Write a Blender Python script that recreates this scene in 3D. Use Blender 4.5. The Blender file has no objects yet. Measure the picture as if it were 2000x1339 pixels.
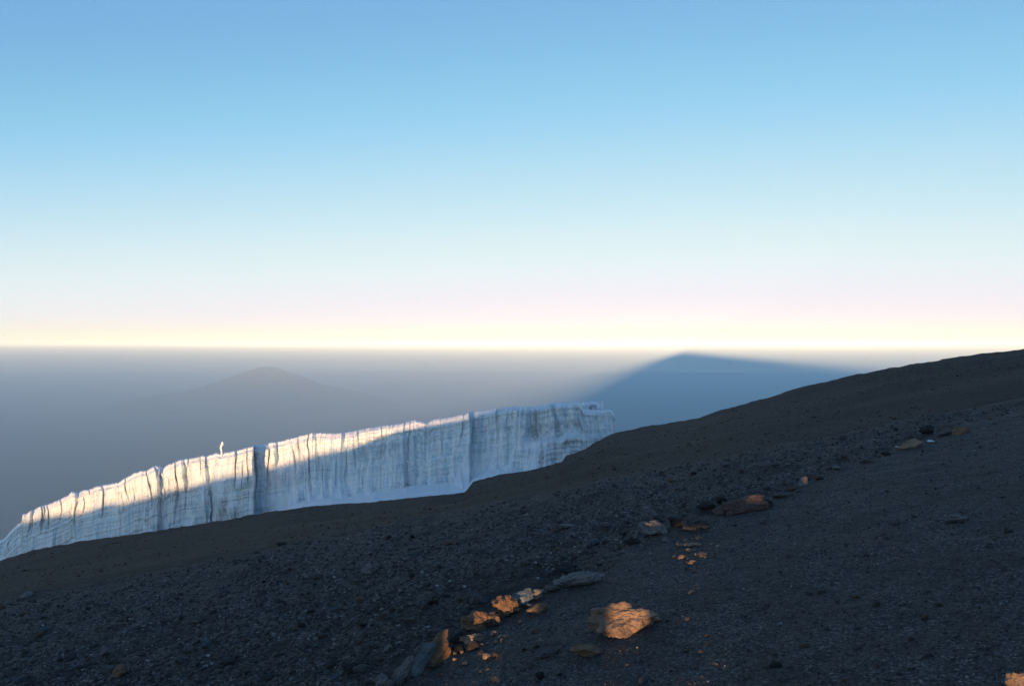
import bpy, bmesh, math, random
import numpy as np
from mathutils import Vector

# ------------------------------------------------------------------ camera, sky, sun, exposure
SC = bpy.context.scene
COL = SC.collection
F = 1570.0            # focal length in photo pixels (photo 2000 wide)
YE = 675.0            # photo row of eye level
AZ = math.radians(11.7)   # heading of the sunlight, right of the view axis
EL = math.radians(0.52)   # sun height just after sunrise
CA, SA, TE = math.cos(AZ), math.sin(AZ), math.tan(EL)

cam = bpy.data.cameras.new('camera')
cam_o = bpy.data.objects.new('camera', cam)
COL.objects.link(cam_o)
SC.camera = cam_o
cam.sensor_width = 36.0
cam.lens = F / 2000.0 * 36.0
cam.shift_y = (YE - 669.5) / 2000.0
cam.clip_start, cam.clip_end = 0.05, 1.0e6
cam_o.rotation_euler = (math.radians(90), 0, 0)

world = bpy.data.worlds.new('World')
SC.world = world
world.use_nodes = True
wn = world.node_tree
sky = wn.nodes.new('ShaderNodeTexSky')
sky.sky_type = 'NISHITA'
sky.sun_disc = False
sky.sun_elevation = EL
sky.sun_rotation = math.pi + AZ
sky.altitude = 5800
sky.air_density, sky.dust_density, sky.ozone_density = 0.8, 8.0, 1.4
# film-like response per colour channel, the same for every direction
dn = wn.nodes.new('ShaderNodeVectorMath'); dn.operation = 'SCALE'; dn.inputs['Scale'].default_value = 0.634 / 3.0
cv = wn.nodes.new('ShaderNodeRGBCurve')
up = wn.nodes.new('ShaderNodeVectorMath'); up.operation = 'SCALE'; up.inputs['Scale'].default_value = 3.0 / 0.634
CURVES = [[(0, 0), (0.1, 0.125), (0.17, 0.165), (0.24, 0.255), (0.33, 0.42), (0.52, 0.63), (0.9, 0.745), (1.4, 0.77), (2.0, 1.8), (3.0, 3.0)],
          [(0, 0), (0.25, 0.305), (0.38, 0.4), (0.51, 0.53), (0.72, 0.67), (1.02, 0.765), (1.4, 0.745), (2.0, 1.6), (3.0, 3.0)],
          [(0, 0), (0.25, 0.31), (0.4, 0.55), (0.6, 0.63), (0.78, 0.69), (0.98, 0.775), (1.25, 0.8), (1.6, 0.86), (2.2, 1.8), (3.0, 3.0)]]
for k, pts in enumerate(CURVES):
    c = cv.mapping.curves[k]
    c.points[0].location = (0, 0); c.points[-1].location = (pts[-1][0] / 3, pts[-1][1] / 3)
    for p in pts[1:-1]: c.points.new(p[0] / 3, p[1] / 3)
cv.mapping.extend = 'EXTRAPOLATED'
cv.mapping.update()
wn.links.new(sky.outputs[0], dn.inputs[0]); wn.links.new(dn.outputs[0], cv.inputs['Color'])
wn.links.new(cv.outputs['Color'], up.inputs[0]); wn.links.new(up.outputs[0], wn.nodes['Background'].inputs[0])
wn.nodes['Background'].inputs[1].default_value = 0.15

sun = bpy.data.lights.new('sun', 'SUN')
sun.energy = 2.9
sun.angle = math.radians(0.5)
sun.color = (1.0, 0.57, 0.28)
sun_o = bpy.data.objects.new('sun', sun)
COL.objects.link(sun_o)
sun_dir = Vector((SA * math.cos(EL), CA * math.cos(EL), -math.sin(EL)))
sun_o.rotation_euler = sun_dir.to_track_quat('-Z', 'Y').to_euler()

SC.view_settings.view_transform = 'Standard'
SC.view_settings.look = 'None'
SC.view_settings.gamma = 1.0
SC.view_settings.exposure = 2.25
SC.cycles.volume_bounces = 12
HAZE_DENSITY, HAZE_TOP, HAZE_G = 2.5e-5, 240.0, -0.36

rng = np.random.default_rng(7)
random.seed(7)

# ------------------------------------------------------------------ noise
def _h(i, j, k, seed):
    n = (i.astype(np.int64) * 374761393 + j.astype(np.int64) * 668265263 + k.astype(np.int64) * 2147483647 + seed * 1274126177) & 0xffffffff
    n = ((n ^ (n >> 13)) * 1274126177) & 0xffffffff
    n = ((n ^ (n >> 15)) * 2246822519) & 0xffffffff
    return ((n ^ (n >> 16)) & 0xffff) / 32767.5 - 1.0

def noise(x, y, z=0.0, seed=0):
    x, y, z = np.broadcast_arrays(np.asarray(x, float), np.asarray(y, float), np.asarray(z, float))
    xi, yi, zi = np.floor(x), np.floor(y), np.floor(z)
    fx, fy, fz = x - xi, y - yi, z - zi
    fx, fy, fz = [f * f * f * (f * (f * 6 - 15) + 10) for f in (fx, fy, fz)]
    r = 0
    for a in (0, 1):
        for b in (0, 1):
            for c in (0, 1):
                w = (fx if a else 1 - fx) * (fy if b else 1 - fy) * (fz if c else 1 - fz)
                r = r + w * _h(xi + a, yi + b, zi + c, seed)
    return r

def fbm(x, y, z=0.0, seed=0, oct=4, gain=0.5):
    r, amp = 0, 1.0
    for o in range(oct):
        r = r + amp * noise(np.asarray(x) * 2 ** o, np.asarray(y) * 2 ** o, np.asarray(z) * 2 ** o, seed + o * 17)
        amp *= gain
    return r

def smooth(a, b, x):
    t = np.clip((np.asarray(x, float) - a) / (b - a), 0, 1)
    return t * t * (3 - 2 * t)

def curve(pts):
    xs = np.array([p[0] for p in pts], float)
    ys = np.array([p[1] for p in pts], float)
    def f(x):
        x = np.asarray(x, float)
        r = np.interp(x, xs, ys)
        s0 = (ys[1] - ys[0]) / (xs[1] - xs[0]); s1 = (ys[-1] - ys[-2]) / (xs[-1] - xs[-2])
        r = np.where(x < xs[0], ys[0] + (x - xs[0]) * s0, r)
        return np.where(x > xs[-1], ys[-1] + (x - xs[-1]) * s1, r)
    return f

# ------------------------------------------------------------------ helpers
def mesh_obj(name, V, Fc, mat, parent=None, smooth_sh=True):
    me = bpy.data.meshes.new(name)
    V = np.asarray(V, np.float32)
    Fc = np.asarray(Fc, np.int32)
    n, k = Fc.shape
    me.vertices.add(len(V)); me.vertices.foreach_set('co', V.ravel())
    me.loops.add(n * k); me.loops.foreach_set('vertex_index', Fc.ravel())
    me.polygons.add(n); me.polygons.foreach_set('loop_start', np.arange(0, n * k, k, dtype=np.int32))
    me.polygons.foreach_set('use_smooth', np.full(n, smooth_sh, bool))
    me.update(calc_edges=True)
    me.materials.append(mat)
    o = bpy.data.objects.new(name, me)
    COL.objects.link(o)
    if parent: o.parent = parent
    return o

def grid_faces(n, k, wrap=False):
    i = np.arange(n if wrap else n - 1)[:, None]; j = np.arange(k - 1)[None, :]
    i2 = (i + 1) % n
    return np.stack([i * k + j, i2 * k + j, i2 * k + j + 1, i * k + j + 1], -1).reshape(-1, 4)

def vattr(o, name, vals):
    a = o.data.attributes.new(name, 'FLOAT', 'POINT')
    a.data.foreach_set('value', np.asarray(vals, np.float32).ravel())

def tag(o, label=None, cat=None, group=None, kind=None):
    if label: o['label'] = label
    if cat: o['category'] = cat
    if group: o['group'] = group
    if kind: o['kind'] = kind
    return o

class NT:
    def __init__(self, name):
        self.m = bpy.data.materials.new(name); self.m.use_nodes = True
        self.t = self.m.node_tree
        self.b = self.t.nodes['Principled BSDF']
        self.b.inputs['Specular IOR Level'].default_value = 0.25
    def n(self, typ, **kw):
        nd = self.t.nodes.new(typ)
        for k, v in kw.items():
            if k in nd.inputs: nd.inputs[k].default_value = v
            else: setattr(nd, k, v)
        return nd
    def l(self, a, b): self.t.links.new(a, b)
    def coord(self): return self.n('ShaderNodeTexCoord').outputs['Object']
    def attr(self, name): return self.n('ShaderNodeAttribute', attribute_name=name).outputs['Fac']
    def noise(self, scale, detail=4, rough=0.6, vec=None):
        nd = self.n('ShaderNodeTexNoise', Scale=scale, Detail=detail, Roughness=rough)
        self.l(vec if vec is not None else self.coord(), nd.inputs['Vector'])
        return nd.outputs['Fac']
    def voro(self, scale, vec=None, feature='F1'):
        nd = self.n('ShaderNodeTexVoronoi', Scale=scale, feature=feature)
        self.l(vec if vec is not None else self.coord(), nd.inputs['Vector'])
        return nd
    def ramp(self, fac, stops):
        nd = self.n('ShaderNodeValToRGB')
        e = nd.color_ramp.elements
        while len(e) < len(stops): e.new(0.5)
        for el, (p, c) in zip(e, stops):
            el.position = p; el.color = (*c, 1) if len(c) == 3 else c
        self.l(fac, nd.inputs['Fac'])
        return nd.outputs['Color']
    def mix(self, fac, a, b, blend='MIX'):
        nd = self.n('ShaderNodeMix', data_type='RGBA', blend_type=blend)
        for sock, v in ((nd.inputs['Factor'], fac), (nd.inputs['A'], a), (nd.inputs['B'], b)):
            if isinstance(v, (int, float)): sock.default_value = v
            elif isinstance(v, tuple): sock.default_value = (*v, 1)
            else: self.l(v, sock)
        return nd.outputs['Result']
    def math(self, op, a, b=0.5, clamp=False):
        nd = self.n('ShaderNodeMath', operation=op, use_clamp=clamp)
        for sock, v in zip(nd.inputs, (a, b)):
            if isinstance(v, (int, float)): sock.default_value = v
            else: self.l(v, sock)
        return nd.outputs[0]
    def maprange(self, v, a, b, c=0.0, d=1.0):
        nd = self.n('ShaderNodeMapRange')
        self.l(v, nd.inputs['Value'])
        for s, x in zip(('From Min', 'From Max', 'To Min', 'To Max'), (a, b, c, d)): nd.inputs[s].default_value = x
        return nd.outputs['Result']
    def bump(self, h, strength, dist, prev=None):
        nd = self.n('ShaderNodeBump', Strength=strength, Distance=dist)
        self.l(h, nd.inputs['Height'])
        if prev is not None: self.l(prev, nd.inputs['Normal'])
        return nd.outputs['Normal']
    def done(self, col, rough=0.9, normal=None):
        self.l(col, self.b.inputs['Base Color'])
        if isinstance(rough, (int, float)): self.b.inputs['Roughness'].default_value = rough
        else: self.l(rough, self.b.inputs['Roughness'])
        if normal is not None: self.l(normal, self.b.inputs['Normal'])
        return self.m

# ------------------------------------------------------------------ terrain function
A_, B_ = 0.20, 0.045
C_, Y1_ = 0.0095, 7.0
LINE_PX = [(780, 1339), (900, 1250), (1120, 1140), (1350, 1020), (1560, 950), (1775, 872), (1880, 832), (2100, 770)]
def smooth_ground(px, py):
    u = (np.asarray(px, float) - 1000) / F; v = (np.asarray(py, float) - YE) / F
    q = np.maximum(v + A_ * u - B_, 0.11)
    Y = 1.6 / q
    for _ in range(14): Y = (1.6 + C_ * np.maximum(Y - Y1_, 0) ** 2) / q
    return u * Y, Y
_lx, _ly = smooth_ground([p[0] for p in LINE_PX], [p[1] for p in LINE_PX])
def line_x(Y): return np.interp(Y, _ly, _lx)
crest_y = curve([(0, 1150), (540, 1050), (960, 985), (1400, 885), (2000, 760)])
edge_y = curve([(0, 1096), (15, 1088), (50, 1077), (120, 1062), (300, 1037), (420, 1018), (540, 996), (700, 984), (880, 965),
                (906, 962), (912, 957), (925, 941), (975, 927), (1045, 916), (1098, 901), (1106, 888), (1130, 881), (1162, 865), (1203, 843),
                (1290, 828), (1365, 815), (1420, 797), (1500, 775), (1560, 757), (1640, 738), (1740, 718), (1830, 703), (1900, 692), (2000, 680), (2400, 650)])
edge_Y = curve([(0, 205), (300, 185), (540, 172), (905, 165), (925, 150), (1100, 150), (1205, 165), (1400, 150), (2000, 120), (2001, 120)])

def G(X, Y, detail=True):
    X, Y = np.broadcast_arrays(np.asarray(X, float), np.asarray(Y, float))
    s = X * SA + Y * CA
    w = X * CA - Y * SA
    near = -1.6 + A_ * X - B_ * Y - C_ * np.maximum(Y - Y1_, 0) ** 2
    near = near - 0.10 * np.maximum(-3.5 - s, 0) - 0.42 * np.maximum(-16 - X, 0) * smooth(0.74, 1.5, -X / np.maximum(Y, 0.5))
    if detail:
        r = np.hypot(X, Y)
        left = smooth(0.4, -0.6, X - line_x(Y))
        near = near + fbm(X * 1.3, Y * 1.3, 0, 3, 4) * (0.010 + 0.040 * left * smooth(4.2, 7.0, r)) * smooth(1.5, 4, r)
        near = near + fbm(X * 6, Y * 6, 0, 9, 2) * (0.006 + 0.012 * left)
    Yp = np.maximum(Y, 2.0)
    px = np.clip(1000 + F * X / Yp, -1400, 3400)
    pe, Ye = edge_y(px), edge_Y(px)
    cy = crest_y(px) + 10
    t = np.clip(np.log(Yp / 42.0) / np.log(Ye / 42.0), 0, 1)
    tt = t ** 0.8
    ypix = cy + (pe - cy) * tt + 260 * np.maximum(42.0 / Yp - 1, 0)
    if detail:
        env = smooth(0.02, 0.2, t) * smooth(1.0, 0.86, t)
        # long low swells that run down the far slope
        ypix = ypix - env * (15 * noise(px / 900 + 3.1 + t * 1.2, t * 4.2, 0, 21) + 5 * noise(px / 350 + t * 3, t * 8, 0, 23) + 3.0 * noise(px / 160, t * 9, 0, 22))
        ypix = ypix + 1.3 * noise(px / 22, t * 5, 0, 5) * smooth(0.3, 0.9, t) + 0.6 * noise(px / 7, t * 5, 0, 6) * smooth(0.3, 0.9, t)
    far = Yp * (YE - ypix) / F
    far = far - 0.75 * np.maximum(Yp - Ye, 0) * smooth(0, 40, Yp - Ye) - 0.06 * np.maximum(Yp - Ye, 0)
    front = np.maximum(near, far)
    th = np.abs(np.arctan2(X, Y))
    wf = smooth(1.35, 0.95, th)
    back = near - 0.5 * np.maximum(np.hypot(X, Y) - 150, 0)
    return front * wf + back * (1 - wf)

Ygrid = np.geomspace(1.5, 16.5, 1400)
def ground_at(px, y):
    """near-ground point seen at a photo pixel"""
    u = (px - 1000) / F
    z = G(u * Ygrid, Ygrid)
    v = YE - F * z / Ygrid
    k = np.where(v <= y)[0]
    i = k[0] if len(k) else int(np.argmin(v))
    return float(u * Ygrid[i]), float(Ygrid[i]), float(z[i])

# ------------------------------------------------------------------ terrain materials
def ground_material():
    t = NT('volcanic_gravel')
    fa = t.attr('far'); lf = t.attr('coarse')
    fine = t.noise(60, 5, 0.75)
    mid = t.noise(2.2, 4, 0.6)
    v1 = t.voro(55); v2 = t.voro(85)
    grain = t.n('ShaderNodeSeparateColor'); t.l(v1.outputs['Color'], grain.inputs[0])
    grain2 = t.n('ShaderNodeSeparateColor'); t.l(v2.outputs['Color'], grain2.inputs[0])
    c_near = t.ramp(grain.outputs[0], [(0.0, (.012, .011, .010)), (0.45, (.036, .032, .029)), (0.8, (.072, .066, .060)), (0.93, (.12, .115, .108)), (1.0, (.30, .29, .27))])
    c_near2 = t.ramp(grain2.outputs[1], [(0.0, (.022, .020, .020)), (0.6, (.053, .047, .044)), (0.9, (.092, .083, .077)), (1.0, (.15, .14, .13))])
    c = t.mix(t.math('MULTIPLY', lf, 0.65), c_near2, c_near)
    c = t.mix(t.ramp(mid, [(0.4, (0, 0, 0)), (0.65, (1, 1, 1))]), c, t.mix(0.6, c, (.046, .035, .029)))
    c = t.mix(t.math('MULTIPLY', t.attr('hollow_shade'), 0.8), c, (.014, .012, .011))  # shade of the hollows, painted into the gravel colour
    far1 = t.noise(0.09, 5, 0.6); far2 = t.noise(3.0, 5, 0.8)
    c_far = t.ramp(far1, [(0.3, (.024, .015, .010)), (0.55, (.038, .025, .018)), (0.75, (.055, .039, .029))])
    c_far = t.mix(t.ramp(far2, [(0.4, (0, 0, 0)), (0.62, (.8, .8, .8))]), c_far, (.026, .018, .014))
    c_far = t.mix(t.ramp(t.noise(0.9, 6, 0.8), [(0.55, (0, 0, 0)), (0.72, (.6, .6, .6))]), c_far, (.075, .066, .06))
    c = t.mix(fa, c, c_far)
    h = t.math('ADD', t.math('MULTIPLY', v1.outputs['Distance'], -1.0), t.math('MULTIPLY', fine, 0.6))
    nm = t.bump(h, 0.45, 0.012)
    nm = t.bump(t.noise(0.8, 6, 0.7), 0.6, 0.25, nm)
    return t.done(c, 0.95, nm)

def simple_material(name, stops, scale, bump_s=0.3, bump_d=1.0):
    t = NT(name)
    f = t.noise(scale, 6, 0.65)
    return t.done(t.ramp(f, stops), 0.95, t.bump(f, bump_s, bump_d))

M_GROUND = ground_material()
M_MTN = simple_material('mountain_rock', [(0.3, (.05, .045, .04)), (0.7, (.10, .09, .075))], 0.002, 0.3, 40)

# ------------------------------------------------------------------ the summit slope
def build_slope():
    tx = np.linspace(-0.70, 0.70, 860)
    th = np.concatenate([np.linspace(-math.pi, -math.atan(.70), 90)[:-1], np.arctan(tx), np.linspace(math.atan(.70), math.pi, 90)[1:-1]])
    r = np.concatenate([np.geomspace(0.25, 2.4, 24)[:-1], np.geomspace(2.4, 20, 270)[:-1], np.geomspace(20, 260, 170)[:-1], np.geomspace(260, 800, 22)])
    T, R = np.meshgrid(th, r, indexing='ij')
    X, Y = R * np.sin(T), R * np.cos(T)
    Z = G(X, Y)
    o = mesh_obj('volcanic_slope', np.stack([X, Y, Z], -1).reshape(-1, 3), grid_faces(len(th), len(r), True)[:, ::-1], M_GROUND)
    px = 1000 + F * X / np.maximum(Y, 2)
    fa = smooth(10, 26, R + 3.0 * noise(X * .3, Y * .3, 0, 31))
    lx = line_x(Y)
    vattr(o, 'far', fa)
    dk = smooth(-1.7, -0.5, X - lx) * smooth(0.15, -0.25, X - lx) * smooth(-0.15, 0.35, fbm(X * 1.6, Y * 1.6, 0, 35, 3)) * smooth(9, 7, Y)  # where hollow shade is painted, left of the rock line
    vattr(o, 'hollow_shade', dk)
    vattr(o, 'coarse', smooth(0.5, -0.5, X - lx + 0.3 * noise(X * 2, Y * 2, 0, 33)))
    return tag(o, kind='structure')
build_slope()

# ------------------------------------------------------------------ the mountain's body and the plain: its shape throws the long shadow
PLAIN = -4600.0
wall_Y = curve([(-40, 252), (0, 246), (300, 214), (500, 198), (700, 194), (900, 190), (1050, 186), (1120, 190), (1199, 205)])
def sun_frame(X, Y, Z):
    sd = X * SA + Y * CA
    return X * CA - Y * SA, Z + TE * sd
_pts = []
for _p, _y in [(40, 1018), (100, 1008), (300, 965), (500, 918), (650, 878), (800, 850), (890, 832)]:   # lower edge of the sunlight on the ice
    _Y = float(wall_Y(_p))
    _pts.append(sun_frame((_p - 1000) / F * _Y, _Y, (YE - _y) / F * _Y))
sil = curve([(-9000, -4700), (-700, -285), (-400, -130)] + _pts + [(-47, -14), (-40, -11.0), (-18, -4.3),
             (-6, -1.7), (0, -0.55), (6, .7), (12, 2.0), (60, 12), (110, 16), (180, 9), (420, -14), (900, -55), (2800, -260), (6000, -760), (30000, -4800)])

def build_mountain():
    ws = np.concatenate([-np.geomspace(110000, 90, 110), np.linspace(-85, 85, 60), np.linspace(88, 300, 50), np.linspace(310, 1500, 40), np.geomspace(1530, 110000, 70)])
    ss = np.concatenate([-np.geomspace(118000, 1500, 40) - 150, np.linspace(-1600, -160, 40), [-150], np.geomspace(4, 142000, 100) - 150])
    W, S = np.meshgrid(ws, ss, indexing='ij')
    d = np.abs(S + 150)
    Z = sil(W) - 2.5 + TE * 150 - 0.5 * d - 0.000004 * d * d
    Z = np.maximum(Z, 78 - 1.1 * np.hypot(W - 92, (S + 330) * 0.9))      # the summit itself, behind and right of the photographer
    Z = Z + fbm(W / 900, S / 900, 0, 41, 3) * np.clip(d - 700, 0, 2000) / 2000 * 160
    Z = np.maximum(Z, PLAIN + 40 * fbm(W / 9000, S / 9000, 0, 43, 2))
    X, Y = W * CA + S * SA, -W * SA + S * CA
    keep = (np.abs(X) < 94000) & (Y > -118000) & (Y < 148000)
    X = np.clip(X, -94000, 94000); Y = np.clip(Y, -118000, 148000)
    o = mesh_obj('mountain', np.stack([X, Y, Z], -1).reshape(-1, 3), grid_faces(len(ws), len(ss)), M_MTN)
    return tag(o, kind='structure')
build_mountain()

# ------------------------------------------------------------------ unseen sun blocker added behind the camera: its gaps aim sunbeams at the rocks
def build_sun_blocker():
    ws = np.concatenate([-np.geomspace(230, 12.5, 90), np.linspace(-12, -2.2, 160), np.arange(-2.2, 2.2, 0.011), np.linspace(2.2, 14, 190), np.geomspace(14.3, 200, 60)])
    s0 = -3.0 - 110 * smooth(10, 48, np.abs(ws))
    crest = sil(ws) + np.where(np.abs(ws) < 60, 1, 2.0) * 0.22 * fbm(ws * .55, 0.3, 0, 51, 3) * smooth(80, 8, np.abs(ws)) \
        + 0.8 * fbm(ws * .16, 0.3, 0, 53, 3) * smooth(8, 40, np.abs(ws)) * smooth(70, 40, np.abs(ws) * (ws > 0))
    # gaps: photo pixels (left, right, foot row, lowest sunlit row)
    for pa, ya, pb, yb, mx, my, lo in [(919, 1231, 1062, 1168, 930, 1290, -0.09), (1187, 1243, 1262, 1243, 1220, 1245, -0.03), (1322, 1072, 1390, 1072, 1352, 1100, -0.04),
                                       (1452, 1000, 1500, 1000, 1478, 1000, 0.10), (1955, 1345, 2030, 1345, 1990, 1352, 0.02)]:
        a = sun_frame(*ground_at(pa, ya))[0] ; b = sun_frame(*ground_at(pb, yb))[0]
        lo = sun_frame(*ground_at(mx, my))[1] + lo
        jag = 0.018 * noise(ws * 9, 0.5, 0, 55)
        m = smooth(a - 0.02, a + 0.015, ws + jag) * smooth(b + 0.02, b - 0.015, ws + jag)
        crest = crest * (1 - m) + lo * m
    crest = crest - TE * s0
    prof = np.array([1.6, 0.55, 0.22, 0.06, 0, -0.10, -0.45, -1.2, -3.0])
    drop = np.array([2.6, 1.1, 0.45, 0.08, 0, 0.06, 0.7, 1.9, 4.5])
    sc = 1 + 6 * smooth(10, 45, np.abs(ws))
    S = s0[:, None] + prof[None, :] * sc[:, None]
    Z = crest[:, None] - drop[None, :] * sc[:, None] * 0.8
    W = np.repeat(ws[:, None], len(prof), 1)
    n = 0.10 * fbm(W * 1.3, S * 1.3, Z * 1.3, 57, 3) * np.minimum(drop, 1)[None, :]
    S = S + n
    X, Y = W * CA + S * SA, -W * SA + S * CA
    o = mesh_obj('sun_blocker', np.stack([X, Y, Z], -1).reshape(-1, 3), grid_faces(len(ws), len(prof)), M_MTN)
    return tag(o, kind='structure')
build_sun_blocker()
def build_beam_cap(pa, pb, y, up):
    """unseen cap added across a gap of the sun blocker"""
    a, b = sun_frame(*ground_at(pa, y))[0], sun_frame(*ground_at(pb, y))[0]
    z = sun_frame(*ground_at((pa + pb) / 2, y))[1] + up + TE * 3
    u = np.linspace(0, 2 * math.pi, 24, endpoint=False); h = np.linspace(a - 0.15, b + 0.15, 20)
    U, H = np.meshgrid(u, h, indexing='ij')
    rr = 1 + 0.1 * fbm(np.cos(U) * 2, np.sin(U) * 2, H * 5, 58, 2)
    S = -3.05 + 0.28 * np.cos(U) * rr
    Z = z + 0.34 + 0.34 * np.sign(np.sin(U)) * np.abs(np.sin(U)) ** 0.5 * (0.97 + 0.03 * rr)
    o = mesh_obj('beam_cap', np.stack([H * CA + S * SA, -H * SA + S * CA, Z], -1).reshape(-1, 3), grid_faces(24, 20, True), M_MTN)  # added out of view to trim the top of a sunbeam
    return tag(o, kind='structure')
build_beam_cap(1322, 1390, 1050, 0.02)
build_beam_cap(1187, 1262, 1243, 0.25)

# ------------------------------------------------------------------ far mountain in the haze
def build_far_mountain():
    D = 61000.0
    k = D / F
    cx, cz = (524 - 1000) * k, (YE - 716) * k
    n = 150
    q = D / 62000.0
    a = np.linspace(-15000, 15000, n)
    X, Y = np.meshgrid(a, a, indexing='ij')
    r = np.hypot(X * np.where(X < 0, 0.92, 1.05), Y)
    drop = np.where(r < 700, 0.08 * r, 56 + (r - 700) * 0.40)
    drop = np.where(drop > 1500, 1500 + (drop - 1500) * 0.55, drop)
    ang = np.arctan2(Y, X)
    Z = cz - drop + 90 * fbm(X / 1300, Y / 1300, 0, 61, 4) * smooth(300, 3000, r) + 60 * np.sin(ang * 9 + 2 * noise(X / 2500, Y / 2500, 0, 63)) * smooth(900, 4000, r)
    Z = Z + 190 * np.exp(-((X - 3050) ** 2 + (Y + 200) ** 2) / (2 * 330 ** 2))
    Z = cz + (Z - cz) * q
    Z = np.maximum(Z, PLAIN - 60)
    o = mesh_obj('distant_mountain', np.stack([X * q + cx, Y * q + D, Z], -1).reshape(-1, 3), grid_faces(n, n), M_MTN)
    return tag(o, kind='structure')
build_far_mountain()

# ------------------------------------------------------------------ glacier
top_y = curve([(-40, 1072), (0, 1057), (13, 1048), (26, 1034), (42, 1021), (44, 1006), (65, 997), (86, 988), (112, 979), (135, 967), (141, 961), (148, 962), (151, 966), (155, 964),
               (166, 958), (192, 950.5), (224, 945), (247, 934), (260, 926), (291, 918), (305, 911), (311, 912), (318, 918), (325, 910), (348, 901), (372, 896), (390, 892), (421, 887),
               (455, 883), (481, 876), (495, 872), (510, 869), (550, 862), (587, 852), (612, 846), (650, 847), (680, 845), (720, 837), (775, 830), (792, 826), (810, 821), (835, 826),
               (850, 820), (907, 811), (917, 807), (955, 802), (982, 797), (1000, 795), (1052, 794), (1070, 790), (1095, 787), (1131, 786), (1135, 790), (1138, 800), (1162, 802), (1190, 801), (1196, 805), (1199, 812)])

def ice_material():
    t = NT('glacier_ice')
    co = t.coord()
    st = t.attr('strata')          # metres below the rim, follows the tilt of the layers
    du = t.attr('dirt'); sn = t.attr('snow')
    wob = t.noise(0.07, 2, 0.5)
    sv = t.n('ShaderNodeCombineXYZ')
    t.l(t.math('ADD', t.math('MULTIPLY', st, 1.0), t.math('MULTIPLY', wob, 2.5)), sv.inputs['Z'])
    xs = t.n('ShaderNodeSeparateXYZ'); t.l(co, xs.inputs[0])
    t.l(t.math('MULTIPLY', xs.outputs['X'], 0.03), sv.inputs['X'])
    lay = t.noise(1.0, 5, 0.75, sv.outputs[0])
    layf = t.noise(3.2, 3, 0.7, sv.outputs[0])
    # vertical melt streaks
    mp = t.n('ShaderNodeMapping'); t.l(co, mp.inputs['Vector']); mp.inputs['Scale'].default_value = (1.0, 1.0, 0.07)
    stk = t.noise(1.1, 6, 0.7, mp.outputs[0])
    base = t.ramp(stk, [(0.36, (.48, .64, .72)), (0.45, (.68, .80, .85)), (0.54, (.88, .91, .91)), (0.66, (.94, .94, .93))])
    lines = t.ramp(lay, [(0.36, (1, 1, 1)), (0.44, (.3, .3, .3)), (0.49, (0, 0, 0))])
    lines2 = t.ramp(layf, [(0.36, (1, 1, 1)), (0.44, (0, 0, 0))])
    ln = t.math('ADD', t.math('MULTIPLY', lines, 0.55), t.math('MULTIPLY', lines2, 0.35), True)
    ln = t.math('MULTIPLY', ln, t.maprange(stk, 0.40, 0.62, 1.0, 0.2))
    c = t.mix(t.math('MULTIPLY', ln, 0.95), base, (.30, .34, .355))
    spk = t.noise(2.6, 6, 0.8, mp.outputs[0])
    dm = t.math('MULTIPLY', du, t.maprange(spk, 0.50, 0.62))
    c = t.mix(t.math('MULTIPLY', dm, 0.8), c, (.17, .15, .13))
    c = t.mix(sn, c, (.86, .89, .92))
    nm = t.bump(t.noise(1.2, 6, 0.65, mp.outputs[0]), 0.8, 0.8)
    nm = t.bump(lay, 0.5, 0.3, nm)
    t.b.inputs['Specular IOR Level'].default_value = 0.4
    return t.done(c, t.maprange(sn, 0, 1, 0.5, 0.85), nm)
M_ICE = ice_material()

def snow_material():
    t = NT('snow')
    f = t.noise(0.5, 5, 0.6)
    c = t.ramp(f, [(0.3, (.76, .81, .86)), (0.7, (.88, .90, .92))])
    c = t.mix(t.ramp(t.noise(1.4, 5, 0.7), [(0.6, (0, 0, 0)), (0.72, (.35, .35, .35))]), c, (.42, .43, .44))
    return t.done(c, 0.8, t.bump(t.noise(1.8, 5, 0.6), 0.4, 0.3))
M_SNOW = snow_material()

def gauss(px, t, cx, cy, sx, sy):
    return np.exp(-((px - cx) / sx) ** 2 - ((t - cy) / sy) ** 2)

def saw(px, x0, x1, x2, up, down, soft=1.0):
    """face that swings out towards x1, steps back sharply there and recovers by x2"""
    a = np.clip((px - x0) / (x1 - x0), 0, 1) ** 1.6 * up
    b = -down * np.clip(1 - (px - x1) / (x2 - x1), 0, 1) ** 0.8
    st = smooth(x1 - soft, x1 + 1.5 * soft, px)
    return np.where(px < x2, a * (1 - st), 0) + st * np.where(px < x1, -down, b)

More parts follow.
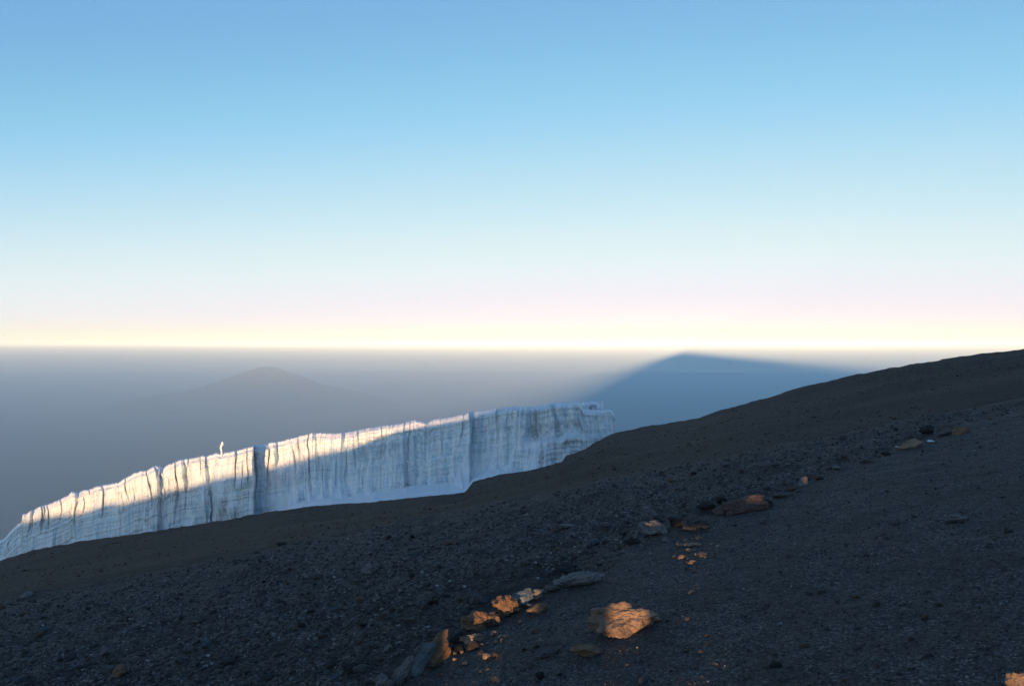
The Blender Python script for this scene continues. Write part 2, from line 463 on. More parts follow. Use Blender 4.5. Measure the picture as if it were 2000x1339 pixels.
def build_glacier():
    root = bpy.data.objects.new('glacier', None); COL.objects.link(root)
    root.location = (-40, 195, -40)
    tag(root, 'long blue-white ice cliff with sunlit golden rim standing on dark slope', 'glacier')
    px = np.concatenate([np.arange(-40, 1195, 0.62), np.linspace(1195, 1199, 8)])
    n = len(px)
    nv = 120
    t = np.linspace(0, 1, nv)                       # 0 foot .. 1 rim
    P, T = np.meshgrid(px, t, indexing='ij')
    ty = top_y(P)
    ty = ty + 0.9 * noise(P / 9, 0.5, 0, 71) + 0.7 * noise(P / 3.5, 0.5, 0, 72) + (P < 520) * 1.3 * noise(P / 6, 0.5, 0, 77)
    by = edge_y(P) + 14
    y = by + (ty - by) * T
    depth = wall_Y(P)
    # big faces
    P0 = P
    P = P + (2.2 * noise(P / 25, T * 3.5, 0, 70) + 1.2 * noise(P / 9, T * 9, 0, 69)) * (0.4 + T) * smooth(-30, 10, P)
    d = saw(P, 70, 146, 215, 0.5, 0.4, 3) + saw(P, 210, 309, 400, 1.6, 0.9, 3) + saw(P, 370, 496, 600, 5.5, 2.4, 1.6) + saw(P, 720, 790, 840, 1.2, 0.9, 3) + saw(P, 835, 917, 1000, 2.6, 2.0) + saw(P, 1000, 1040, 1090, 0.9, 1.0, 5)
    # flutes: fade in and out with height, lean a little
    u = P + 6 * noise(P / 60, T * 2.0, 0, 73)
    amp = 0.55 + 0.45 * noise(P / 130, T * 1.5, 0, 74)
    d = d + amp * (0.9 * noise(u / 17, T * 1.1, 0, 75) + 0.75 * noise(u / 7.0, T * 1.6 + 3, 0, 76) + 0.38 * noise(u / 3.2, T * 2.4, 0, 78))
    ridge = 1 - np.abs(noise(u / 12, T * 0.9, 0, 79))
    d = d + 0.9 * (ridge - 0.6) * amp
    # scalloped lobes below the rim, deeper on the lower (left) half
    lobe = noise(u / 13 + 0.25 * noise(P / 5, T * 3, 0, 68), T * 0.5, 0, 67) ** 2
    lobe = lobe / (lobe + 0.09)
    d = d + (lobe - 0.55) * (0.9 + 1.5 * smooth(900, 600, P)) * smooth(0.35, 0.75, T)
    groove = np.exp(-(noise(u / 24, T * 0.7, 0, 66) / 0.22) ** 2) * smooth(-0.3, 0.5, noise(P / 40, T * 2.5, 0, 65))
    d = d - groove * (0.3 + 0.4 * smooth(0.3, 0.7, T))
    P = P0
    # small ledges along the layers
    below = (y - ty) / F * depth
    d = d + 0.34 * noise(P / 260, below * 1.6, 0, 80) + 0.20 * noise(P / 120, below * 4.0, 0, 81)
    # rim rolls back
    d = d - 2.2 * np.clip((T - 0.90) / 0.10, 0, 1) ** 2
    # lower half leans out a little, with snow fans at the foot
    fan = np.clip(noise(P / 16, 0.2, 0, 83) * 0.9 + 0.35, 0, 1.2) * (0.4 + 0.8 * smooth(315, 330, P) * smooth(420, 395, P) + 0.6 * smooth(500, 520, P) * smooth(640, 600, P) + 0.5 * smooth(880, 900, P) * smooth(1000, 980, P))
    fanm = np.clip(1 - T / (0.34 + 0.22 * noise(P / 22, 0.7, 0, 84)), 0, 1)
    d = d + fan * fanm ** 1.3 * 6.0 + (1 - T) * 1.2
    snow = np.clip(fan * fanm * 3.0, 0, 1)
    # rounded snow-covered bulges
    for cx, cy_, sx, sy, h in [(548, .60, 9, .12, 2.4), (585, .56, 11, .11, 2.2), (430, .42, 13, .24, 3.4), (399, .36, 9, .26, 2.2), (452, .25, 8, .2, 1.8), (470, .55, 12, .15, 1.2), (1110, .42, 26, .10, 1.5)]:
        g = gauss(P, T, cx, cy_, sx, sy)
        d = d + h * g
        snow = np.maximum(snow, np.clip(g * 1.5 - 0.35, 0, 1) * smooth(cy_ - .08, cy_ + .05, T))
    # the dark crack between two bulges
    d = d - 1.8 * np.exp(-((P - 412 + 9 * (T - .4) + 3 * noise(T * 7, 0.2, 0, 64)) / 2.2) ** 2) * smooth(0.60, 0.45, T) * smooth(0.0, 0.15, T)
    # bowl and lower ledge at the upper end
    led = smooth(1030, 1050, P) * smooth(0.52, 0.40, T + 0.0016 * (P - 1090))
    d = d + 4.2 * led - 3.6 * gauss(P, T, 1046, .62, 20, .22)
    snow = np.maximum(snow, gauss(P, T, 1052, .47, 30, .09) * 0.95)
    snow = np.maximum(snow, smooth(0.955, 0.99, T + 0.03 * noise(P / 14, 0.4, 0, 85)) * 0.9)
    Y = depth - d
    X = (P - 1000) / F * Y
    Z = (YE - y) / F * Y
    Vw = np.stack([X, Y, Z], -1)
    # rounded top, back and underside close the body
    back = [(1.2, -1.3), (3.5, -1.8), (8, -0.6), (15, 4), (30, 16), (45, 40), (46, 190), (12, 190)]
    rows = []
    for off, dy in back:
        Yb = depth[:, -1] - d[:, -1] + off + (noise(px / 20, off, 0, 86) * 0.3 if off < 20 else 0)
        yy = ty[:, -1] + dy + 0.7 * noise(px / 30, off / 6.0, 0, 87) * (off > 2)
        if dy == 190: yy = by[:, 0] + 25
        rows.append(np.stack([(px - 1000) / F * Yb, Yb, (YE - yy) / F * Yb], -1))
    V = np.concatenate([Vw, np.stack(rows, 1)], 1)
    K = V.shape[1]
    nb = len(back)
    fc = grid_faces(n, K + 1)  # wraps round: foot joins back bottom
    idx = (fc // (K + 1)) * K + (fc % (K + 1)) % K
    Vf = V.reshape(-1, 3)
    # end caps as fans
    c0, c1 = len(Vf), len(Vf) + 1
    Vf = np.concatenate([Vf, [V[0].mean(0), V[-1].mean(0)]])
    ring = np.arange(K)
    cap0 = np.stack([np.full(K, c0), ring, (ring + 1) % K, (ring + 1) % K], -1)
    o = mesh_obj('ice_cliff', Vf - np.array(root.location), idx, M_ICE, root)
    pad = lambda a, v: np.concatenate([np.concatenate([a, np.full((n, nb), v)], 1).ravel(), [0, 0]])
    vattr(o, 'strata', pad(below + 0.012 * (P - 600) * 0.1, 0.0))
    dirt = np.clip(0.25 + 0.5 * noise(P / 70, T * 2, 0, 88) + 0.7 * smooth(395, 425, P) * smooth(500, 480, P) * smooth(.75, .4, T) + 0.9 * smooth(1040, 1090, P) * smooth(0.5, 0.25, T) + 0.35 * smooth(960, 1100, P) + .5 * smooth(230, 300, P) * smooth(312, 305, P) * smooth(.6, .2, T), 0, 1)
    vattr(o, 'dirt', pad(dirt * (1 - snow), 0.0))
    vattr(o, 'snow', pad(snow, 0.95))
    # right-hand end face
    e = V[-1]; k2 = 12
    seg = []
    for q in range(k2 + 1):
        f = q / k2
        Yb = e[:nv, 1] + 40 * f
        x_in = 0.35 * noise(T[-1] * 6, f * 6, 0, 89) - 3.5 * f ** 1.5
        seg.append(np.stack([e[:nv, 0] * Yb / e[:nv, 1] + x_in, Yb, e[:nv, 2] * Yb / e[:nv, 1] - 1.5 * f], -1))
    S = np.stack(seg, 0)
    o2 = mesh_obj('ice_end', S.reshape(-1, 3) - np.array(root.location), grid_faces(k2 + 1, nv), M_ICE, root)
    vattr(o2, 'strata', np.tile(below[-1], (k2 + 1, 1)).ravel()); vattr(o2, 'dirt', np.full((k2 + 1) * nv, .4)); vattr(o2, 'snow', np.zeros((k2 + 1) * nv))
    # broken blocks behind the shelf at the upper end, and two free-standing ice pinnacles
    def lump(name, cx, yt, yb, hw, Yd, thick, seed, taper=1.0, snowv=0.4, rag=0.16):
        m, kk = 36, 26
        a = np.linspace(0, 2 * math.pi, m, endpoint=False)
        h = np.linspace(0, 1, kk)
        A, H = np.meshgrid(a, h, indexing='ij')
        sq = 1 / np.maximum(np.abs(np.cos(A)), np.abs(np.sin(A))) ** 0.7
        prof = (1 - (1 - taper) * np.abs(H - 0.75) / 0.75) * np.where(H > 0.9, np.sqrt(np.clip(1 - ((H - 0.9) / 0.1) ** 2, 0, 1)), 1)
        rr = sq * prof * (1 + rag * fbm(np.cos(A) * 1.5, np.sin(A) * 1.5, H * 5, seed, 3))
        kx = hw / F * Yd
        Xl = (cx - 1000) / F * Yd + kx * rr * np.cos(A) + kx * (0.25 + 1.2 * (rag > .3)) * noise(H * 3.4, 0.5, 0, seed + 3)
        Yl = Yd + thick * rr * np.sin(A)
        Zl = (YE - (yb + (yt - yb) * H)) / F * Yd
        o = mesh_obj(name, np.stack([Xl, Yl, Zl], -1).reshape(-1, 3) - np.array(root.location), grid_faces(m, kk, True), M_ICE, root)
        vattr(o, 'strata', ((1 - H) * 3).ravel()); vattr(o, 'dirt', np.full(m * kk, .25)); vattr(o, 'snow', np.clip(snowv + (H > .9) * .5, 0, 1).ravel())
        return o
    lump('ice_block', 1143, 785, 812, 8.5, 214, 3.0, 101)
    lump('ice_block', 1160, 784, 812, 8.5, 216, 3.0, 105)
    lump('ice_block', 1168.5, 787, 812, 3.5, 212, 1.5, 106)
    lump('ice_pinnacle', 1176.5, 784, 812, 1.9, 210, 0.4, 107, 0.6)
    p = lump('ice_pinnacle', 433.5, 862, 892, 2.3, 203, 0.3, 109, 0.25, 0.7, 0.55)
    p['label'] = 'thin leaning ice pinnacle on the glacier rim'
    return root
build_glacier()

# ------------------------------------------------------------------ snow bank at the foot of the ice
def build_snow_bank():
    topc = curve([(480, 1012), (507, 1004), (550, 992), (587, 977), (625, 969), (687, 967), (725, 960), (775, 950), (825, 945), (862, 940), (912, 939), (924, 926), (950, 914), (987, 914), (1035, 918), (1060, 925)])
    px = np.arange(480, 1060, 1.2); t = np.linspace(0, 1, 40)
    P, T = np.meshgrid(px, t, indexing='ij')
    yb = np.minimum(edge_y(P), 985) + 26
    y0 = topc(P) + 1.2 * noise(P / 12, 0.3, 0, 91) - 5 * np.clip(noise(P / 9, 0.5, 0, 95), 0, 1) ** 2
    hidden = T < 0
    y = yb + (y0 - yb) * T ** 0.8
    Y0, Y1 = edge_Y(np.clip(P, 480, 900)) + 3, wall_Y(P) + 1
    Y = Y0 + (Y1 - Y0) * T + 0.5 * fbm(P / 40, T * 3, 0, 93, 3)
    V = np.stack([(P - 1000) / F * Y, Y, (YE - y) / F * Y], -1).reshape(-1, 3)
    o = mesh_obj('snow_bank', V, grid_faces(len(px), len(t)), M_SNOW)
    sol = o.modifiers.new('depth', 'SOLIDIFY'); sol.thickness = 1.2; sol.offset = -1
    return tag(o, 'smooth pale blue snow bank along the foot of the ice cliff', 'snow bank')
build_snow_bank()

# ------------------------------------------------------------------ rocks
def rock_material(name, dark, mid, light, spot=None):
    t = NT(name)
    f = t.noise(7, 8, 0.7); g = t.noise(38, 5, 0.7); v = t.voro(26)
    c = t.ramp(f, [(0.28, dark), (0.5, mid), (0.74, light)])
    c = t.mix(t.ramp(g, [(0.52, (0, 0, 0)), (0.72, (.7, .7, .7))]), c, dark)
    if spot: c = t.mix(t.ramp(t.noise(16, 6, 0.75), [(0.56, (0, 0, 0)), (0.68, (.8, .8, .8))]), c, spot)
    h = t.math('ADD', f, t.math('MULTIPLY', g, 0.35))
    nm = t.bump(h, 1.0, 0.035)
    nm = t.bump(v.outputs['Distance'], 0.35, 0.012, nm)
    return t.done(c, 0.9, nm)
RM = {
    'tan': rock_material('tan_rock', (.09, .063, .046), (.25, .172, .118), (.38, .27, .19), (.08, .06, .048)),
    'brown': rock_material('brown_rock', (.06, .04, .029), (.18, .11, .065), (.28, .18, .11), (.04, .03, .024)),
    'grey': rock_material('grey_rock', (.04, .04, .04), (.085, .08, .076), (.15, .145, .135), (.04, .036, .033)),
    'pale': rock_material('pale_rock', (.075, .07, .068), (.145, .138, .132), (.24, .232, .222), (.06, .055, .05)),
    'red': rock_material('reddish_rock', (.045, .03, .027), (.10, .068, .058), (.17, .12, .10), (.04, .03, .027)),
    'dark': rock_material('dark_lava_rock', (.014, .013, .013), (.026, .023, .022), (.045, .041, .038), (.012, .011, .011)),
    'slate': rock_material('blue_grey_rock', (.05, .07, .08), (.11, .145, .16), (.19, .24, .26), (.05, .06, .065)),
}

_ico = {}
def ico(sub):
    if sub not in _ico:
        bm = bmesh.new(); bmesh.ops.create_icosphere(bm, subdivisions=sub, radius=1)
        _ico[sub] = (np.array([v.co[:] for v in bm.verts]), np.array([[v.index for v in f.verts] for f in bm.faces])); bm.free()
    return _ico[sub]

def rock_shape(seed, sub=4, facets=11, rough=0.10, sharp=26.0):
    V, Fc = ico(sub)
    r = np.random.default_rng(seed)
    N = r.normal(size=(facets, 3)); N /= np.linalg.norm(N, axis=1)[:, None]
    D = r.uniform(0.58, 1.0, facets)
    off = r.uniform(0, 50)
    Vw = V + 0.12 * np.stack([noise(V[:, 0] * 2.3 + off + k * 9, V[:, 1] * 2.3, V[:, 2] * 2.3, seed + k) for k in range(3)], -1)
    q = np.clip(Vw @ N.T, 1e-3, None) / D           # 1/r for each plane
    R = (np.sum(q ** sharp, 1)) ** (-1 / sharp)
    R = np.minimum(R, 1.35)
    x, y, z = V[:, 0] + off, V[:, 1], V[:, 2]
    R = R * (1 + 1.3 * rough * fbm(x * 1.7, y * 1.7, z * 1.7, seed, 6, 0.62))
    rid = 1 - np.abs(noise(x * 2.6, y * 2.6, z * 2.6, seed + 5))
    rid2 = 1 - np.abs(noise(x * 6.1, y * 6.1, z * 6.1, seed + 6))
    R = R * (1 - 1.0 * rough * rid ** 6 - 0.5 * rough * rid2 ** 5)
    P = V * R[:, None]
    P = (P - (P.max(0) + P.min(0)) / 2) / ((P.max(0) - P.min(0)) / 2)
    return P, Fc

def rock(name, px, yb, wpx, hpx, mat, label, seed, depth=0.8, tilt=0, lean=0, sub=4, facets=11, rough=0.13, sink=0.18, group=None, cat='rock', yaw=None):
    """rock whose foot shows at photo pixel (px, yb), wpx wide and hpx tall in the photo"""
    x, y, z = ground_at(px, yb)
    W, H = wpx / F * y / 2, hpx / F * y / 2
    dep = W * depth
    H = max(H - dep * 0.22, H * 0.6)               # part of the height seen is its top face
    P, Fc = rock_shape(seed, sub, facets, rough)
    P = P * np.array([W, dep, H * (1 + sink)])
    ct, st_ = math.cos(math.radians(tilt)), math.sin(math.radians(tilt))
    P = np.stack([P[:, 0] * ct - P[:, 2] * st_, P[:, 1], P[:, 0] * st_ + P[:, 2] * ct], -1)
    P[:, 0] += P[:, 2] * lean
    yc = y + dep * 0.85
    xc = x * yc / y
    hh = -P[:, 2].min() * (1 - 2 * sink)
    zc = float(G(xc, yc)) + hh
    o = mesh_obj(name, P, Fc, RM[mat], None, sub < 4)
    o.location = (xc, yc, zc)
    return tag(o, label, cat, group)

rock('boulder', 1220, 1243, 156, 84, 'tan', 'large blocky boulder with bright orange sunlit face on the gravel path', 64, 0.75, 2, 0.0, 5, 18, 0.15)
rock('rock', 1147, 1285, 74, 36, 'brown', 'low dark brown rock just left below the large sunlit boulder', 12, 0.7, 8)
rock('rock', 938, 1231, 84, 54, 'brown', 'rounded dark-topped rock with glowing orange front, left of the large boulder', 13, 0.8, 4, 0, 5, 8)
rock('rock', 987, 1206, 62, 46, 'brown', 'jagged orange-lit rock between the dark-topped rock and the blue-grey slab', 24, 0.7, -14, 0.2, 5, 8, 0.16)
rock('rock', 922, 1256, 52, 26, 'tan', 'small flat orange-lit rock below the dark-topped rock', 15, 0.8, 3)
rock('rock_slab', 1016, 1182, 56, 30, 'slate', 'blue-grey slab in shade behind the jagged orange-lit rock', 16, 0.6, 20, 0.2)
rock('rock', 1049, 1199, 44, 26, 'brown', 'small brown rock right of the blue-grey slab', 17, 0.8, 6)
rock('rock', 1052, 1168, 22, 20, 'pale', 'small pale sunlit rock perched behind the small brown rock', 18, 0.8, 0)
rock('rock_slab', 857, 1303, 50, 80, 'brown', 'upright leaning brown slab at the lower end of the rock line', 29, 0.45, -16, 0.34, 5, 8, 0.12)
rock('rock_slab', 824, 1318, 36, 72, 'slate', 'narrow upright blue-grey slab leaning on the brown slab', 20, 0.45, -10, 0.42, 5, 8, 0.14)
rock('rock_slab', 790, 1327, 38, 52, 'pale', 'grey upright slab left of the narrow blue-grey slab', 21, 0.5, -8, 0.35, 4, 8, 0.14)
rock('rock', 752, 1345, 42, 32, 'pale', 'pale stone cut by the bottom edge, left of the upright slabs', 22, 0.8)
rock('rock', 1131, 1147, 106, 36, 'pale', 'long flat pale pinkish rock behind the large boulder', 23, 0.55, 9, 0.0, 5, 9, 0.14)
rock('rock', 1104, 1120, 52, 22, 'dark', 'dark low lava rock behind the long flat pale rock', 25, 0.8)
rock('rock', 1274, 1050, 58, 36, 'pale', 'rough pale grey rock left of the grey boulder in the rock line', 26, 0.7, 4, 0, 4, 9, 0.16)
rock('rock', 1360, 1037, 54, 38, 'grey', 'grey boulder above the orange-lit gravel strips', 27, 0.7, 6, 0, 5, 9, 0.14)
rock('rock', 1455, 1002, 96, 40, 'red', 'long reddish rock with a small sunlit top in the rock line', 28, 0.6, 12, 0, 5, 9, 0.14)
rock('rock', 1378, 998, 38, 22, 'dark', 'dark rock just left of the long reddish rock', 30, 0.8, 10)
rock('rock', 1526, 972, 42, 18, 'grey', 'low grey rock just right of the long reddish rock', 31, 0.7, 12)
rock('rock', 1570, 950, 20, 22, 'pale', 'small pale upright stone further up the rock line', 32, 0.8)
rock('rock', 1548, 958, 26, 16, 'red', 'small reddish stone between the low grey rock and the pale upright stone', 33, 0.8)
rock('rock', 1635, 918, 20, 9, 'pale', 'small pale flat stone midway up the rock line', 34, 0.8)
rock('rock', 1776, 878, 46, 26, 'tan', 'tan rounded rock near the upper end of the rock line', 35, 0.8, 8, 0, 4)
rock('rock', 1843, 852, 40, 26, 'grey', 'grey rock at the upper end of the rock line', 36, 0.7, 24)
rock('rock', 1877, 848, 34, 20, 'brown', 'brown rock farthest right at the upper end of the rock line', 37, 0.7, 14)
rock('rock', 1868, 1022, 46, 22, 'pale', 'lone pale grey flat stone on the smooth gravel at right', 38, 0.7, -4)
rock('rock', 718, 1122, 28, 26, 'pale', 'round pale mottled stone on the left slope', 39, 0.8, 0, 0, 4, 9, 0.16)
rock('rock', 1108, 1033, 34, 10, 'pale', 'flat pale stone high on the slope above the long flat rock', 40, 0.6)
rock('rock', 888, 1061, 44, 14, 'red', 'low reddish stone on the slope near the crest', 41, 0.6)
rock('rock', 1068, 1284, 56, 26, 'grey', 'low grey half-buried stone left of the low dark brown rock', 42, 0.8)
rock('rock', 50, 1168, 34, 12, 'pale', 'flat pale stone near the left edge below the crest', 43, 0.6, 14)
rock('rock', 384, 1219, 26, 17, 'grey', 'rounded grey stone in the middle of the left slope', 44, 0.8)
rock('rock', 232, 1322, 40, 26, 'brown', 'flat-topped brown stone near the bottom left corner', 45, 0.8, 18, 0, 4, 8)
rock('rock', 205, 1283, 18, 20, 'pale', 'small pale stone above the flat-topped brown stone', 46, 0.8)
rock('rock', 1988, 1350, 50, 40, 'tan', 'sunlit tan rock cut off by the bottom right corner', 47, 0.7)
rock('rock', 552, 1056, 24, 13, 'dark', 'small dark mound on the crest left of centre', 48, 0.9)
rock('rock', 86, 1146, 36, 12, 'dark', 'flat dark mound on the crest near the left edge', 49, 0.9)
rock('rock', 4, 1190, 18, 16, 'red', 'reddish stone cut by the left edge', 50, 0.8)
rock('rock', 758, 1275, 20, 18, 'pale', 'small pale stone above the upright slabs', 51, 0.8)
rock('rock', 1300, 1058, 16, 12, 'pale', 'small pale stone just right of the rough pale grey rock', 52, 0.8)
rock('rock', 930, 1178, 36, 26, 'grey', 'grey stone in shade behind the dark-topped rock', 53, 0.8)

rock('rock', 893, 1258, 34, 26, 'dark', 'dark rock between the upright brown slab and the small flat orange-lit rock', 54, 0.8)
rock('rock', 962, 1226, 30, 20, 'dark', 'dark rock wedged between the dark-topped rock and the jagged orange-lit rock', 55, 0.8, -8)
rock('rock', 1078, 1158, 30, 18, 'grey', 'small grey rock touching the left end of the long flat pale rock', 56, 0.8)
rock('rock', 1236, 1064, 36, 20, 'dark', 'dark rock just left of the rough pale grey rock', 57, 0.8)
rock('rock', 1322, 1030, 34, 24, 'dark', 'dark rock between the rough pale grey rock and the grey boulder', 58, 0.8)
rock('rock', 1408, 1006, 36, 24, 'red', 'small reddish rock touching the left end of the long reddish rock', 59, 0.8, 10)
rock('rock', 1496, 990, 26, 18, 'dark', 'dark rock under the right end of the long reddish rock', 60, 0.8)
rock('rock', 1598, 938, 24, 13, 'dark', 'small dark rock just above the pale upright stone', 62, 0.8)
rock('rock', 1690, 904, 26, 12, 'grey', 'small grey rock between the pale flat stone and the tan rounded rock', 63, 0.8, 10)
rock('rock', 1730, 890, 20, 10, 'dark', 'small dark rock just left of the tan rounded rock', 65, 0.8)
rock('rock', 1812, 848, 30, 20, 'dark', 'dark rock just left of the grey rock at the upper end', 66, 0.8, 16)
rock('rock', 690, 1316, 44, 24, 'dark', 'flat dark rock well left of the upright slabs', 67, 0.8)

# broken orange-lit stones on the path between the grey boulder and the large boulder
q = 0
for x0, y0, w0, h0 in [(1366, 1054, 24, 10), (1338, 1057, 20, 7), (1352, 1067, 66, 9), (1346, 1077, 24, 8), (1372, 1087, 34, 10), (1332, 1091, 32, 9), (1352, 1102, 28, 9)]:
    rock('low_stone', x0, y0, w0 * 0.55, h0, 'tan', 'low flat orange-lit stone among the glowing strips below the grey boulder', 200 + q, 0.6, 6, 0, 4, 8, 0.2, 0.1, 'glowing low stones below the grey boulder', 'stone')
    for k in range(int(w0 / 7)):
        q += 1
        rock('pebble', x0 + random.uniform(-.6, .6) * w0, y0 + random.uniform(-3, 3), random.uniform(5, 10), random.uniform(4, 7), 'tan', 'small orange-lit pebble among the glowing strips below the grey boulder', 400 + q, 0.8, 0, 0, 2, 8, 0.15, 0.1, 'glowing pebbles below the grey boulder', 'pebble')
for i, (x, y, w) in enumerate([(889, 1279, 9), (902, 1276, 9), (917, 1271, 9), (931, 1267, 8), (942, 1262, 9), (953, 1259, 8), (964, 1242, 14), (977, 1247, 12), (988, 1246, 10), (951, 1289, 18), (969, 1256, 9), (980, 1253, 8), (1016, 1217, 9), (1021, 1224, 7), (1048, 1172, 9), (888, 1291, 9)]):
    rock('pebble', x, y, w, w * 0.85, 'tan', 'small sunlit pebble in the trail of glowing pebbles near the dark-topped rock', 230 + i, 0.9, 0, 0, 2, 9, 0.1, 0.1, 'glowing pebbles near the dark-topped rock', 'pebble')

# two white scraps by the tan rock
def scrap(px, y, wpx, label):
    t = bpy.data.materials.get('white_scrap')
    if t is None:
        n = NT('white_scrap'); t = n.done(n.ramp(n.noise(30), [(0.3, (.45, .48, .5)), (0.7, (.62, .64, .65))]), 0.6)
    x, yy, z = ground_at(px, y)
    w = wpx / F * yy / 2
    u = np.linspace(-1, 1, 9); U, V = np.meshgrid(u, u, indexing='ij')
    Zc = 0.35 * w * (1 - U ** 2) * (0.6 + 0.4 * V) + 0.12 * w * noise(U * 2, V * 2, 0, int(px))
    o = mesh_obj('paper_scrap', np.stack([U * w, V * w * .7, Zc], -1).reshape(-1, 3), grid_faces(9, 9), t)
    sol = o.modifiers.new('thickness', 'SOLIDIFY'); sol.thickness = 0.004
    o.location = (x, yy, z + 0.012)
    return tag(o, label, 'scrap')
scrap(1819, 864, 13, 'crumpled white scrap lying right of the tan rounded rock')
scrap(1752, 874, 6, 'tiny white scrap touching the left side of the tan rounded rock')

# ------------------------------------------------------------------ loose stones, one object each
shapes = []
for k in range(8):
    P, Fc = rock_shape(300 + k, 2, 9, 0.10)
    me_o = mesh_obj('stone', P, Fc, RM[['grey', 'pale', 'pale', 'red', 'dark', 'grey', 'brown', 'slate'][k]], None, False)
    shapes.append((me_o.data, ['grey', 'pale', 'pale', 'reddish', 'dark', 'grey', 'brown', 'blue-grey'][k]))
    bpy.data.objects.remove(me_o)
count = {'l': 0, 'r': 0, 'm': 0}
tries = 0
while sum(count.values()) < 240 and tries < 4000:
    tries += 1
    px, py = random.uniform(-10, 2010), random.uniform(760, 1335)
    if py < crest_y(px) + 14: continue
    x, y, z = ground_at(px, py)
    dl = x - float(line_x(y))
    zone = 'm' if abs(dl) < 0.4 else ('l' if dl < 0 else 'r')
    if zone == 'r' and (count['r'] >= 45 or random.random() < .6): continue
    if zone == 'm' and count['m'] >= 75: continue
    sme, scol = random.choice(shapes)
    o = bpy.data.objects.new('stone', sme)
    COL.objects.link(o)
    base = random.choice([0.012, 0.016, 0.02, 0.026, 0.034]) * (0.75 if zone == 'r' else 1.2)
    o.scale = (base * random.uniform(.8, 1.5), base * random.uniform(.8, 1.3), base * random.uniform(.5, .9))
    o.rotation_euler = (random.uniform(-.3, .3), random.uniform(-.3, .3), random.uniform(0, 6.28))
    o.location = (x, y, z + o.scale[2] * 0.45)
    count[zone] += 1
    lab = {'l': f'small {scol} loose stone scattered on the coarse dark gravel left of the rock line',
           'r': f'small {scol} loose stone scattered on the smooth gravel right of the rock line',
           'm': f'small {scol} loose stone scattered close along the rock line'}[zone]
    tag(o, lab, 'stone', {'l': 'loose stones on the coarse gravel', 'r': 'loose stones on the smooth gravel', 'm': 'loose stones along the rock line'}[zone])

# ------------------------------------------------------------------ gravel: nobody could count it
def build_gravel():
    t = NT('gravel_grains')
    sh = t.attr('shade')
    c = t.ramp(sh, [(0.0, (.022, .021, .019)), (0.35, (.042, .040, .037)), (0.65, (.08, .077, .072)), (0.88, (.15, .145, .137)), (1.0, (.33, .32, .30))])
    c = t.mix(t.ramp(t.noise(40, 4, 0.7), [(0.4, (0, 0, 0)), (0.7, (.6, .6, .6))]), c, (.03, .027, .026))
    mat = t.done(c, 0.95, t.bump(t.noise(120, 3), 0.5, 0.004))
    N = 78000
    px = rng.uniform(-60, 2060, N); py = rng.uniform(700, 1420, N)
    ok = py > crest_y(px) + 2
    px, py = px[ok], py[ok]
    # invert to the ground with the smooth slope, then settle on the real one
    u = (px - 1000) / F; v = (py - YE) / F
    q = v + A_ * u - B_
    Y = 1.6 / q
    for _ in range(12): Y = (1.6 + C_ * np.maximum(Y - Y1_, 0) ** 2) / np.maximum(q, 0.12)
    good = (Y < 14.6) & (Y > 1.5)
    px, Y, u = px[good], Y[good], u[good]
    X = u * Y
    dl = X - line_x(Y)
    left = smooth(0.35, -0.35, dl)
    dl = X - line_x(Y)
    hollow_shade = smooth(-1.7, -0.5, dl) * smooth(0.15, -0.25, dl) * smooth(-0.15, 0.35, fbm(X * 1.6, Y * 1.6, 0, 35, 3)) * smooth(9, 7, Y)  # same mask: fewer grains over the painted shade
    keep = rng.uniform(size=len(Y)) < (0.34 + 0.66 * left) * (1 - 0.8 * hollow_shade)
    X, Y, left = X[keep], Y[keep], left[keep]
    n = len(X)
    size = np.exp(rng.normal(0, 0.45, n)) * (0.0040 + 0.0030 * left) * (0.55 + Y / 12)
    size = np.minimum(size, 0.024)
    Z = G(X, Y)
    Vi, Fi = ico(1)
    Vb = np.stack([Vi[None] * (1 + 0.28 * np.random.default_rng(s).normal(size=(len(Vi), 1))) for s in range(24)], 0)[:, 0]
    # twelve-vertex grains
    bm = bmesh.new(); bmesh.ops.create_icosphere(bm, subdivisions=1, radius=1)
    b0 = np.array([w.co[:] for w in bm.verts]); f0 = np.array([[w.index for w in f.verts] for f in bm.faces]); bm.free()
    k = len(b0)
    var = np.stack([b0 * (1 + 0.25 * np.random.default_rng(900 + s).uniform(-1, 1, (k, 1))) for s in range(24)], 0)
    pick = rng.integers(0, 24, n)
    P = var[pick]
    a = rng.uniform(0, 2 * math.pi, n); ca, sa = np.cos(a)[:, None], np.sin(a)[:, None]
    sx, sy, sz = [rng.uniform(lo, hi, n)[:, None] * size[:, None] for lo, hi in ((.8, 1.5), (.7, 1.2), (.5, .95))]
    x0, y0, z0 = P[..., 0] * sx, P[..., 1] * sy, P[..., 2] * sz
    out = np.stack([x0 * ca - y0 * sa + X[:, None], x0 * sa + y0 * ca + Y[:, None], z0 + Z[:, None] + size[:, None] * 0.25], -1)
    faces = (f0[None] + (np.arange(n) * k)[:, None, None]).reshape(-1, 3)
    o = mesh_obj('gravel', out.reshape(-1, 3), faces, mat, None, False)
    shd = rng.beta(1.6, 2.6, n)
    shd = np.where(rng.uniform(size=n) < 0.035, rng.uniform(.88, 1.0, n), shd)
    vattr(o, 'shade', np.repeat(shd, k))
    return tag(o, 'dark loose volcanic gravel covering the near slope', 'gravel', None, 'stuff')
build_gravel()

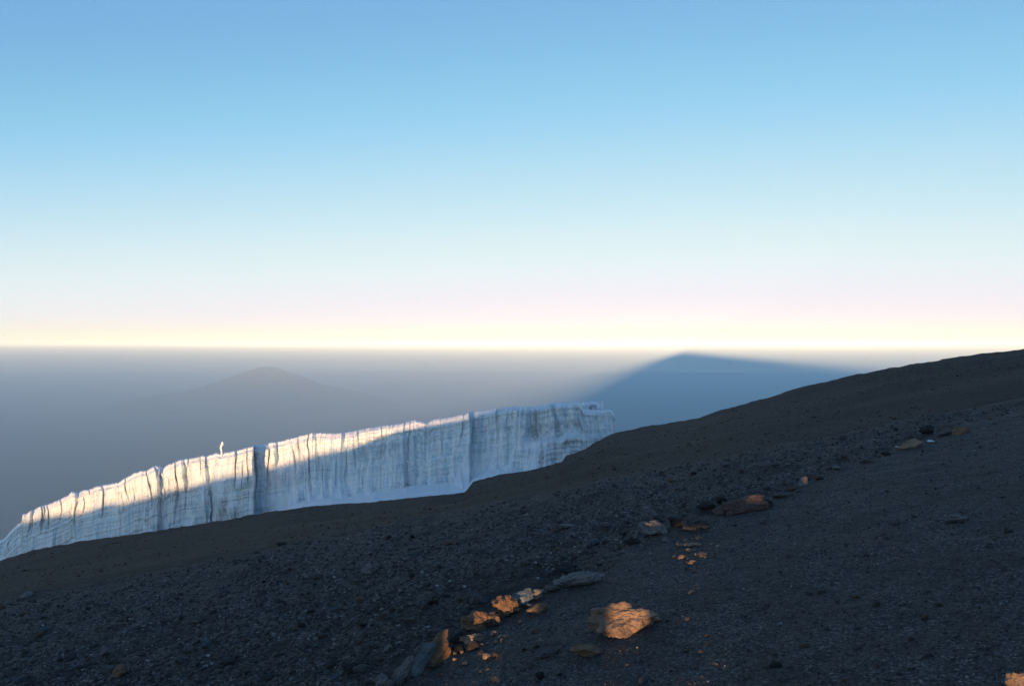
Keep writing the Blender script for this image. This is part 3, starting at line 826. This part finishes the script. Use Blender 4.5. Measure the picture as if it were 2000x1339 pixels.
def build_scree():
    t = NT('scree_stones')
    c = t.ramp(t.attr('shade'), [(0.0, (.026, .018, .013)), (0.5, (.052, .038, .029)), (0.85, (.09, .073, .06)), (1.0, (.18, .16, .14))])
    mat = t.done(c, 0.95, t.bump(t.noise(9, 4), 0.6, 0.05))
    n = 26000
    px = rng.uniform(-60, 2060, n); tt = rng.uniform(0.0, 1.0, n) ** 0.8
    Y = 42 * (edge_Y(px) / 42) ** tt
    X = (px - 1000) / F * Y
    clump = smooth(-0.25, 0.5, noise(X / 9, Y / 16, 0, 131)) * 0.8 + 0.2
    k = rng.uniform(size=n) < clump
    X, Y = X[k], Y[k]; n = len(X)
    size = np.minimum(np.exp(rng.normal(0, 0.5, n)) * 0.028 * (0.4 + Y / 120), 0.22)
    Z = G(X, Y)
    bm = bmesh.new(); bmesh.ops.create_icosphere(bm, subdivisions=1, radius=1)
    b0 = np.array([w.co[:] for w in bm.verts]); f0 = np.array([[w.index for w in f.verts] for f in bm.faces]); bm.free()
    m = len(b0)
    var = np.stack([b0 * (1 + 0.28 * np.random.default_rng(950 + q).uniform(-1, 1, (m, 1))) for q in range(16)], 0)
    P = var[rng.integers(0, 16, n)] * (size[:, None] * rng.uniform(.7, 1.4, (n, 3)) * np.array([1.1, 1, .7]))[:, None, :]
    P = P + np.stack([X, Y, Z + size * 0.2], -1)[:, None, :]
    o = mesh_obj('scree', P.reshape(-1, 3), (f0[None] + (np.arange(n) * m)[:, None, None]).reshape(-1, 3), mat, None, False)
    vattr(o, 'shade', np.repeat(rng.beta(1.5, 2.8, n), m))
    return tag(o, 'brown scree strewn over the far slope below the glacier', 'scree', None, 'stuff')
build_scree()

# ------------------------------------------------------------------ haze over the plains
def build_haze():
    x0, x1, y0, y1, z0, z1 = -95000.0, 95000.0, -120000.0, 150000.0, PLAIN - 120, HAZE_TOP
    V = [(x, y, z) for x in (x0, x1) for y in (y0, y1) for z in (z0, z1)]
    m = bpy.data.materials.new('haze'); m.use_nodes = True
    nt = m.node_tree; nt.nodes.clear()
    out = nt.nodes.new('ShaderNodeOutputMaterial'); pv = nt.nodes.new('ShaderNodeVolumePrincipled')
    pv.inputs['Density'].default_value = HAZE_DENSITY
    pv.inputs['Anisotropy'].default_value = HAZE_G
    pv.inputs['Color'].default_value = (.73, .92, 1.0, 1)
    nt.links.new(pv.outputs[0], out.inputs['Volume'])
    o = mesh_obj('haze', V, [(0, 1, 3, 2), (4, 6, 7, 5), (0, 4, 5, 1), (2, 3, 7, 6), (0, 2, 6, 4), (1, 5, 7, 3)], m, None, False)
    return tag(o, kind='stuff')
build_haze()
